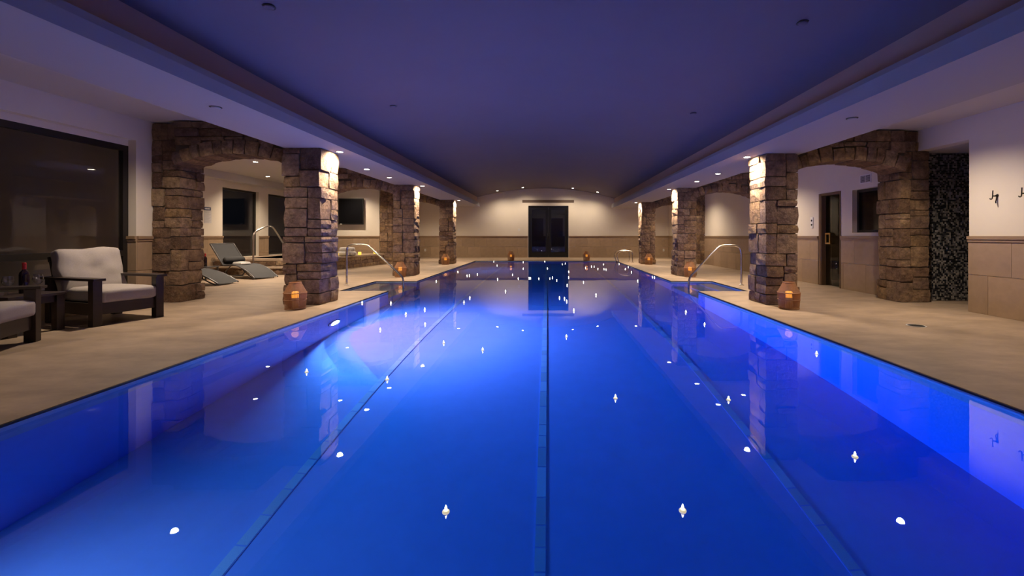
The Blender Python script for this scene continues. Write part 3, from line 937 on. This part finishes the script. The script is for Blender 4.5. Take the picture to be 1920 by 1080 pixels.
# things on the rim
def jar(x, y, label, s=1.0):
    t = thing('candle_jar', label, 'candle', (x, y, ZR), 0, 'glowing candle jars on the hot tub rim')
    MB().lathe([(.001, 0), (.048 * s, 0), (.052 * s, .02), (.052 * s, .10 * s), (.001, .10 * s)], 18, cap=False).obj('glass_cup', 'jar', t)
    MB().lathe([(.001, .10 * s), (.035, .10 * s), (.001, .103 * s)], 12, cap=False).obj('flame', 'glow', t)
jar(-6.75, 14.18, 'glowing candle jar on the tub rim left of the towels')
jar(-6.50, 15.30, 'glowing yellow candle jar on the tub rim just right of the towels')
jar(-6.36, 16.30, 'glowing yellow candle jar on the tub rim nearest the farthest left pier')
def towel_roll(x, y, z, ang, L, r, label):
    t = thing('rolled_towel', label, 'towel', (x, y, z), ang, 'rolled white towels on the hot tub rim')
    pts = []
    for i in range(9):
        u = i / 8 - .5
        pts.append((u * L, .006 * math.sin(u * 9), r))
    MB().tube(pts, [r * .78, r * .96, r, r * 1.02, r, r * 1.01, r, r * .96, r * .78], 16).obj('roll', 'towel', t)
    sp = []
    for i in range(26):
        a = i * .5; rr = .012 + r * .8 * i / 26
        sp.append((L / 2 + .002, rr * math.cos(a), r + rr * math.sin(a)))
    MB().tube(sp, .006, 5).obj('fold', 'towel', t)
ra = math.atan2(2.6, .5)
towel_roll(-6.70, 14.47, ZR + .003, ra - 1.2, .34, .075, 'rolled white towel at the bottom left of the towel pile')
towel_roll(-6.62, 14.66, ZR + .003, ra - 1.2, .34, .075, 'rolled white towel at the bottom middle of the towel pile')
towel_roll(-6.60, 14.85, ZR + .003, ra - 1.2, .32, .070, 'rolled white towel at the bottom right of the towel pile')
towel_roll(-6.67, 14.57, ZR + .150, ra - 1.2, .32, .068, 'rolled white towel at the top left of the towel pile')
towel_roll(-6.61, 14.75, ZR + .150, ra - 1.2, .32, .068, 'rolled white towel at the top right of the towel pile')

# screen and notice in the alcove
t = thing('wall_screen', 'square black screen mounted on the wall behind the hot tub', 'screen', (0, 0, 0))
MB().box((-7.86, YA - .115, 1.49), (-6.92, YA - .07, 2.47)).obj('bezel', 'black', t, bevel=.006)
MB().box((-7.83, YA - .118, 1.53), (-6.95, YA - .115, 2.44)).obj('panel', 'screen', t)
MB().box((-7.55, YA - .07, 1.8), (-7.25, YA, 2.15)).obj('bracket', 'dark', t)
MB().box((-7.80, YA - .119, 1.502), (-7.72, YA - .115, 1.516)).obj('indicator', 'white', t)
t = thing('notice_sign', 'white notice with navy header on the alcove wall', 'sign', (XA, 0, 0))
MB().box((0, 12.22, 1.78), (.012, 12.47, 1.87)).obj('header_plate', 'blue', t)
for k in range(7):
    MB().box((.012, 12.255 + k * .026, 1.805), (.0135, 12.272 + k * .026, 1.845)).obj('mark', 'white', t)
MB().box((0, 12.23, 1.42), (.006, 12.50, 1.77)).obj('sheet', 'paper', t)
m = MB()
for k in range(12):
    m.box((.006, 12.25, 1.45 + k * .026), (.0068, 12.40 + .07 * ((k * 7) % 3) / 2, 1.456 + k * .026))
m.obj('print_line', 'ink', t, kind='stuff')

# ------------------------------------------------------------------ loungers
def make_lounger():
    t = link('sun_lounger', None)
    t['category'] = 'lounger'; t['group'] = 'grey sling loungers by the hot tub'
    w = .29
    seat = [(0, .03), (.12, .105), (.28, .19), (.46, .26), (.66, .315), (.86, .335), (1.05, .325), (1.22, .31)]
    back = [(1.22, .31), (1.38, .46), (1.58, .66), (1.78, .86)]
    def sling(pts, name):
        m = MB(); vs, fs = [], []
        for u, z in pts:
            for k in range(7):
                v = -w + .02 + (2 * w - .04) * k / 6
                vs.append((u, v, z + .014 - .012 * (1 - (v / w) ** 2)))
        for u, z in pts:
            for k in range(7):
                v = -w + .02 + (2 * w - .04) * k / 6
                vs.append((u, v, z + .008 - .012 * (1 - (v / w) ** 2)))
        n = len(pts); o = n * 7
        for i in range(n - 1):
            for k in range(6):
                fs.append((i * 7 + k, (i + 1) * 7 + k, (i + 1) * 7 + k + 1, i * 7 + k + 1))
                fs.append((o + i * 7 + k, o + i * 7 + k + 1, o + (i + 1) * 7 + k + 1, o + (i + 1) * 7 + k))
        m.add(vs, fs, True); return m.obj(name, 'sling', t)
    sling(seat, 'seat'); sling(back, 'backrest')
    for s in (-1, 1):
        MB().tube([(u, s * w, z) for u, z in seat], .016, 8, 1).obj('side_rail', 'gmetal', t)
        MB().tube([(u, s * w, z) for u, z in back], .016, 8, 1).obj('back_rail', 'gmetal', t)
        MB().tube([(.95, s * (w - .03), .33), (1.12, s * (w - .03), .2), (1.36, s * (w - .03), .016)], .014, 8, 1).obj('leg', 'gmetal', t)
        MB().tube([(.10, s * (w - .035), .016), (.30, s * (w - .035), .10), (.62, s * (w - .035), .29)], .013, 8, 1).obj('leg', 'gmetal', t)
    for u, z in ((.05, .04), (1.36, .016), (1.22, .31), (1.78, .86)):
        MB().tube([(u, -w, z), (u, w, z)], .013, 8).obj('cross_bar', 'gmetal', t)
    bl = MB().tube([(1.27, -.25, .45), (1.27, -.22, .45), (1.27, 0, .45), (1.27, .22, .45), (1.27, .25, .45)], [.05, .075, .08, .075, .05], 14).obj('bolster', 'sling', t)
    return t
lo = make_lounger()
lo.location = (-7.0, 11.02, 0); lo.rotation_euler = (0, 0, math.atan2(.50, -1.15))
lo['label'] = 'grey sling lounger with raised back and folded towel beside the hot tub step'
l2 = copy_tree(lo); l2.location = (-7.0, 9.72, 0); l2.rotation_euler = (0, 0, PI - .02)
l2['label'] = 'grey sling lounger nearer the pool, mostly hidden behind the left pier'
lo_m = Matrix.Translation(lo.location) @ Matrix.Rotation(lo.rotation_euler.z, 4, 'Z')
q = lo_m @ Vector((.93, .02, .345))
t = thing('folded_towel', 'folded white towel lying on the grey lounger seat', 'towel', q, lo.rotation_euler.z)
m = MB()
for k, (dz, s) in enumerate(((0, 1), (.018, .96), (.036, .9))):
    m = MB(); m.box((-.17 * s, -.13 * s, dz), (.17 * s, .13 * s, dz + .018)); m.obj('fold', 'towel', t, bevel=.008)
t = thing('low_table', 'small dark low table with wine between the loungers', 'table', (-8.35, 10.75, 0))
MB().box((-.22, -.22, .30), (.22, .22, .325)).obj('tabletop', 'gmetal', t, bevel=.004)
for sx in (-1, 1):
    for sy in (-1, 1):
        MB().box((sx * .19 - .015, sy * .19 - .015, 0), (sx * .19 + .015, sy * .19 + .015, .30)).obj('leg', 'gmetal', t)

# ------------------------------------------------------------------ wine
def bottle(x, y, z, label, s=1.0):
    t = thing('wine_bottle', label, 'bottle', (x, y, z), 0, 'wine bottles')
    MB().lathe([(.001, 0), (.036, 0), (.038, .01), (.038, .19), (.034, .215), (.018, .235), (.0145, .25), (.0145, .262)], 22).obj('bottle_glass', 'winedark', t)
    MB().lathe([(.0152, .245), (.0158, .25), (.0158, .30), (.0165, .302), (.0165, .312), (.015, .315), (.001, .315)], 18, cap=False).obj('capsule', 'red', t)
    t.scale = (s, s, s)
def wineglass(x, y, z, label):
    t = thing('wine_glass', label, 'glass', (x, y, z), 0, 'empty wine glasses')
    MB().lathe([(.001, .004), (.012, .005), (.034, .002), (.035, 0), (.001, 0)], 24, cap=False).obj('foot', 'stem', t)
    MB().tube([(0, 0, .004), (0, 0, .085)], .0035, 8).obj('stem', 'stem', t)
    MB().lathe([(.001, .085), (.012, .09), (.034, .112), (.046, .135), (.047, .145), (.042, .175), (.035, .205), (.034, .205), (.041, .174), (.0455, .145), (.044, .135), (.033, .114), (.011, .092), (.001, .088)], 28, cap=False).obj('bowl', 'stem', t)
bottle(-5.83, 4.93, .43, 'dark wine bottle with red capsule on the side table between the armchairs', 1.08)
wineglass(-5.78, 4.74, .43, 'empty wine glass on the side table left of the bottle')
wineglass(-5.78, 5.02, .43, 'empty wine glass on the side table right of the bottle')
bottle(-8.31, 10.74, .325, 'dark wine bottle on the low table between the loungers')
wineglass(-8.22, 10.88, .325, 'empty wine glass on the low table right of its bottle')
wineglass(-8.42, 10.66, .325, 'empty wine glass on the low table left of its bottle')

# ------------------------------------------------------------------ armchairs and side table
def cushion(w, d_, h, name, parent, loc, rot=(0, 0, 0), tuft=False, puff=.03, wr=0.0):
    bm = bmesh.new()
    bmesh.ops.create_cube(bm, size=2.0)
    bmesh.ops.subdivide_edges(bm, edges=bm.edges[:], cuts=11, use_grid_fill=True)
    for v in bm.verts:
        x, y, z = v.co
        fx, fy, fz = (abs(c) for c in (x, y, z))
        # rounded box, puffed in the middle of each face
        ex, ey, ez = w / 2, d_ / 2, h / 2
        r = min(ex, ey, ez) * .55
        p = Vector((x * ex, y * ey, z * ez))
        core = Vector((max(-ex + r, min(ex - r, p.x)), max(-ey + r, min(ey - r, p.y)), max(-ez + r, min(ez - r, p.z))))
        dd = p - core
        if dd.length > 1e-6:
            dd = dd.normalized() * min(dd.length, r)
        p = core + dd
        p.z += math.copysign(puff, z) * (1 - x * x) * (1 - y * y) * fz
        if tuft and z > .3:
            rr = math.hypot(x * ex, y * ey)
            p.z -= .055 * math.exp(-(rr / .075) ** 2)
            th = math.atan2(y, x)
            p.z -= .026 * max(0, math.cos(2.5 * th + 1.0)) ** 8 * math.exp(-(rr / .26) ** 2)
        p += Vector(noise.noise_vector(p * 5 + Vector((w, d_, 0)))) * wr
        v.co = p
    me = bpy.data.meshes.new(name); bm.to_mesh(me); bm.free()
    me.polygons.foreach_set('use_smooth', [True] * len(me.polygons))
    me.materials.append(MAT['cloth'])
    o = link(name, me, parent, loc); o.rotation_euler = rot
    return o
def make_armchair():
    """local +X is the way it faces; front legs at x=+.40, back legs x=-.45"""
    t = link('armchair', None)
    t['category'] = 'armchair'; t['group'] = 'espresso wood armchairs by the window'
    hw = .325; lw = .045
    for s in (-1, 1):
        MB().box((.36, s * hw - lw, 0), (.45, s * hw + lw, .535)).obj('leg', 'wood', t, bevel=.004)
        MB().box((-.45, s * hw - lw, 0), (-.36, s * hw + lw, .535)).obj('leg', 'wood', t, bevel=.004)
        MB().box((-.52, s * hw - .06, .535), (.49, s * hw + .06, .565)).obj('armrest', 'wood', t, bevel=.004)
        MB().box((-.36, s * hw - .02, .13), (.36, s * hw + .02, .27)).obj('side_rail', 'wood', t)
    MB().box((.38, -hw + lw, .13), (.42, hw - lw, .27)).obj('front_apron', 'wood', t, bevel=.003)
    MB().box((-.42, -hw + lw, .13), (-.38, hw - lw, .27)).obj('back_apron', 'wood', t)
    for k in range(6):
        MB().box((-.36 + k * .125, -hw + .02, .225), (-.27 + k * .125, hw - .02, .245)).obj('seat_slat', 'wood', t)
    B_ = Matrix.Translation((-.34, 0, .27)) @ Matrix.Rotation(math.radians(-17), 4, 'Y')
    for k in range(5):
        y = -.26 + k * .13
        MB().box((-.025, y - .045, -.02), (0, y + .045, .54), mx=B_).obj('back_slat', 'wood', t)
    MB().box((-.03, -.31, .50), (.005, .31, .56), mx=B_).obj('back_rail', 'wood', t)
    cushion(.80, .59, .165, 'seat_cushion', t, (.06, 0, .345), puff=.018, wr=.006)
    bc = cushion(.58, .66, .17, 'back_cushion', t, (-.325, 0, .625), (0, math.radians(90 - 20), 0), tuft=True, puff=.035, wr=.026)
    MB().lathe([(.001, 0), (.02, 0), (.022, .006), (.014, .014), (.001, .016)], 14, mx=Matrix.Translation((0, 0, .055)), cap=False).obj('button', 'cloth', bc)
    return t
ch = make_armchair()
ch.location = (-5.63, 5.65, 0); ch.rotation_euler = (0, 0, math.radians(-17))
ch['label'] = 'dark wood armchair with oatmeal cushions standing before the left stone pier'
c2 = copy_tree(ch); c2.location = (-5.44, 4.01, 0); c2.rotation_euler = (0, 0, math.radians(25))
c2['label'] = 'dark wood armchair with oatmeal cushions cut off by the left picture edge'
t = thing('side_table', 'dark wood square side table between the two armchairs', 'table', (-5.84, 4.86, 0), math.radians(-6))
MB().box((-.29, -.26, .40), (.29, .26, .43)).obj('tabletop', 'wood', t, bevel=.004)
for sx in (-1, 1):
    for sy in (-1, 1):
        MB().box((sx * .24 - .038, sy * .21 - .038, 0), (sx * .24 + .038, sy * .21 + .038, .40)).obj('leg', 'wood', t, bevel=.003)
for sy in (-1, 1):
    MB().box((-.20, sy * .21 - .012, .32), (.20, sy * .21 + .012, .40)).obj('apron', 'wood', t)
for sx in (-1, 1):
    MB().box((sx * .24 - .012, -.17, .32), (sx * .24 + .012, .17, .40)).obj('apron', 'wood', t)

# ------------------------------------------------------------------ small wall and floor fittings
t = thing('air_vent', 'white two-panel air vent on the right wall above the small window', 'vent', (XR, 0, 0))
MB().box((-.014, 8.13, 2.05), (0, 8.42, 2.215)).obj('frame', 'white', t)
for y0 in (8.15, 8.285):
    MB().box((-.016, y0, 2.07), (-.013, y0 + .115, 2.195)).obj('grille', 'dark', t)
    for k in range(6):
        MB().box((-.02, y0, 2.075 + k * .02), (-.014, y0 + .115, 2.083 + k * .02)).obj('louver', 'offwhite', t)
t = thing('control_panel', 'white two-button wall plate left of the sauna door', 'wall switch', (XR, 9.96, 1.36))
MB().box((-.012, -.05, -.125), (0, .05, .125)).obj('plate', 'white', t, bevel=.006)
for dz in (.05, -.045):
    MB().lathe([(.001, 0), (.022, 0), (.022, .008), (.001, .010)], 14, mx=Matrix.Translation((-.012, 0, dz)) @ Matrix.Rotation(-PI / 2, 4, 'Y'), cap=False).obj('button', 'dark', t)
def outlet(x, y, z, label, axis='y'):
    t = thing('wall_outlet', label, 'outlet', (x, y, z), 0, 'white wall outlets')
    MB().box((-.036, -.022, -.058), (.036, -.016, .058)).obj('plate', 'white', t)
    for dz in (.022, -.022):
        MB().box((-.014, -.0245, dz - .011), (.014, -.022, dz + .011)).obj('socket', 'dark', t)
outlet(-6.03, YF, .365, 'white outlet on the far wainscot seen between the left columns')
outlet(5.70, YF, .365, 'white outlet on the far wainscot seen between the right columns')
t = thing('wall_switch', 'small white switch plate on the far wall left of the double door', 'switch', (-1.42, YF, 1.36))
MB().box((-.05, -.008, -.06), (.05, 0, .06)).obj('plate', 'white', t)
MB().box((-.015, -.012, -.03), (.015, -.008, .03)).obj('rocker', 'offwhite', t)
def hook(y, z, label):
    t = thing('coat_hook', label, 'hook', (XR, y, z), 0, 'dark coat hooks on the right wall')
    MB().lathe([(.001, 0), (.022, 0), (.020, .006), (.012, .010), (.001, .011)], 16, mx=Matrix.Rotation(-PI / 2, 4, 'Y'), cap=False).obj('rosette', 'bronze', t)
    MB().tube([(-.005, 0, 0), (-.035, 0, -.004), (-.06, 0, -.004)], [.014, .009, .007], 8).obj('arm', 'bronze', t)
    MB().tube([(-.058, .0, .065), (-.060, 0, .03), (-.062, 0, -.02), (-.070, 0, -.045), (-.088, 0, -.05), (-.10, 0, -.035)], .0065, 8, 2).obj('upper_hook', 'bronze', t)
    MB().lathe([(.001, 0), (.012, .002), (.001, .006)], 10, mx=Matrix.Translation((-.058, 0, .064)), cap=False).obj('finial', 'bronze', t)
    MB().tube([(-.006, 0, -.008), (-.010, 0, -.045), (-.022, 0, -.085), (-.014, 0, -.10)], .006, 8, 2).obj('lower_hook', 'bronze', t)
hook(5.86, 1.60, 'dark double coat hook on the right wall nearer the niche')
hook(5.50, 1.60, 'dark double coat hook on the right wall cut by the picture edge')
dx, dy = P(1718, 611)
t = thing('floor_drain', 'round metal floor drain set in the right deck', 'drain', (dx, dy, 0))
MB().lathe([(.085, .0005), (.10, .0005), (.10, .004), (.085, .004)], 28, cap=False).obj('rim', 'offwhite', t)
MB().lathe([(.001, .0015), (.085, .0015)], 28, cap=False).obj('grate', 'dark', t)
for k in range(7):
    y = -.066 + k * .022; wv = math.sqrt(.083 ** 2 - y * y)
    MB().box((-wv, y - .005, .002), (wv, y + .005, .0035)).obj('bar', 'gmetal', t)
def sprinkler(x, y, z, label, group, mt='vault'):
    t = thing('sprinkler_cover', label, 'sprinkler', (x, y, z), 0, group)
    MB().lathe([(.001, -.012), (.040, -.012), (.044, -.008), (.044, 0)], 20, cap=False).obj('plate', mt, t)
    MB().lathe([(.044, -.001), (.058, -.001), (.058, -.004), (.044, -.004)], 20, cap=False).obj('collar', 'dark', t)
gsp = 'round sprinkler covers on the ceilings'
for x, y, lb in ((-2.56, 4.06, 'round sprinkler cover on the vault, near left'), (2.45, 4.25, 'round sprinkler cover on the vault, near right'),
                 (-2.52, 7.2, 'small round sprinkler cover on the vault beyond the near left one'), (2.44, 7.4, 'small round sprinkler cover on the vault beyond the near right one')):
    sprinkler(x, y, vault_z(x) - .004, lb, gsp)
sprinkler(-3.51, 4.68, BZL, 'round cover under the left beam before the nearest column', gsp, 'beam')
sprinkler(3.30, 4.80, BZR, 'round cover under the right beam before the nearest column', gsp, 'beam')

# ------------------------------------------------------------------ floating candles
BASE = MB().lathe([(.001, -.012), (.017, -.012), (.020, -.002), (.020, .004), (.017, .009), (.008, .011)], 20).mesh('float_body'); BASE.materials.append(MAT['float'])
FLAME = MB().lathe([(.006, .009), (.0072, .016), (.005, .027), (.0012, .037)], 14).mesh('flame'); FLAME.materials.append(MAT['flame'])
near = [(836, 960, 'floating candle nearest the camera, left of the centre lane line'), (1280, 958, 'floating candle nearest the camera, right of the centre lane line'),
        (1603, 857, 'floating candle nearest the right edge of the pool'), (1154, 747, 'floating candle alone to the right of the centre lane line in mid pool'),
        (1366, 750, 'floating candle among the light reflections by the right lane line'), (726, 712, 'floating candle just above a light reflection at the left lane line'),
        (575, 698, 'floating candle nearest the left edge of the pool'), (1531, 664, 'floating candle by the right pool edge over the wall reflection'),
        (905, 657, 'floating candle right of the white underwater glow, lower of two'), (832, 644, 'floating candle at the lower right rim of the white underwater glow'),
        (1062, 632, 'floating candle just below the far lights reflection right of centre'), (713, 619, 'floating candle within the white underwater glow'),
        (1321, 609, 'floating candle under the right handrail reflection, nearer of two'), (1286, 586, 'floating candle under the right handrail reflection, farther of two'),
        (797, 609, 'floating candle at the top edge of the white underwater glow'), (1076, 583, 'floating candle below the right end of the door header reflection')]
mid = [(679, 568.5), (733, 569), (761, 590), (796.5, 581), (881, 559), (870, 567.5), (948, 547), (1049, 559), (1058.4, 560.6), (1062.7, 565.7), (1117.5, 554)]
far = [(933, 524), (895, 514.8), (875.6, 517.5), (880, 517), (858.5, 510), (818, 528), (932, 498), (981, 492), (981, 504), (961, 515.7), (971.7, 522.7), (992, 522), (994.5, 522),
       (1010.4, 523), (1026.4, 503.7), (1031, 522.5), (1036, 521), (1044, 526), (1054.4, 495.6), (1059.8, 494.3), (1066.4, 510), (1066.4, 520.7), (1063.4, 535.4), (1094, 529.6), (1097.7, 502.5), (1109, 499.8),
       (1114, 500), (1121, 504.6), (1131.5, 496), (1132.5, 505), (1136.4, 505.8), (1160.6, 495.2), (1172.5, 504.6), (1178, 500.8), (1184, 510.4), (1195.7, 527), (1223, 520), (1227, 520.6), (926, 490.8), (1021.4, 490.8)]
def candle(x, y, label):
    X, Y = P(x, y, WZ)
    X = min(max(X, PL + .05), PR - .05); Y = min(Y, PF - .06)
    t = thing('floating_candle', label, 'candle', (X, Y, WZ), 0, 'floating candles on the pool')
    k = .74 if y > 600 else .88
    t.scale = (k, k, k)
    link('float_body', BASE, t); link('flame', FLAME, t)
for x, y, lb in near: candle(x, y, lb)
WORD = ['first', 'second', 'third', 'fourth', 'fifth', 'sixth', 'seventh', 'eighth', 'ninth', 'tenth', 'eleventh', 'twelfth', 'thirteenth',
        'fourteenth', 'fifteenth', 'sixteenth', 'seventeenth', 'eighteenth', 'nineteenth', 'twentieth', 'twenty-first']
def cluster(pts, where):
    for i, (x, y) in enumerate(sorted(pts)):
        candle(x, y, 'floating candle %s, %s from left' % (where, WORD[i]))
cluster(mid, 'amid the pool')
cluster([p for p in far if p[0] < 985], 'at the far end left of the door mirror image')
cluster([p for p in far if 985 <= p[0] < 1068], 'at the far end on the door mirror image')
cluster([p for p in far if p[0] >= 1068], 'at the far end right of the door mirror image')
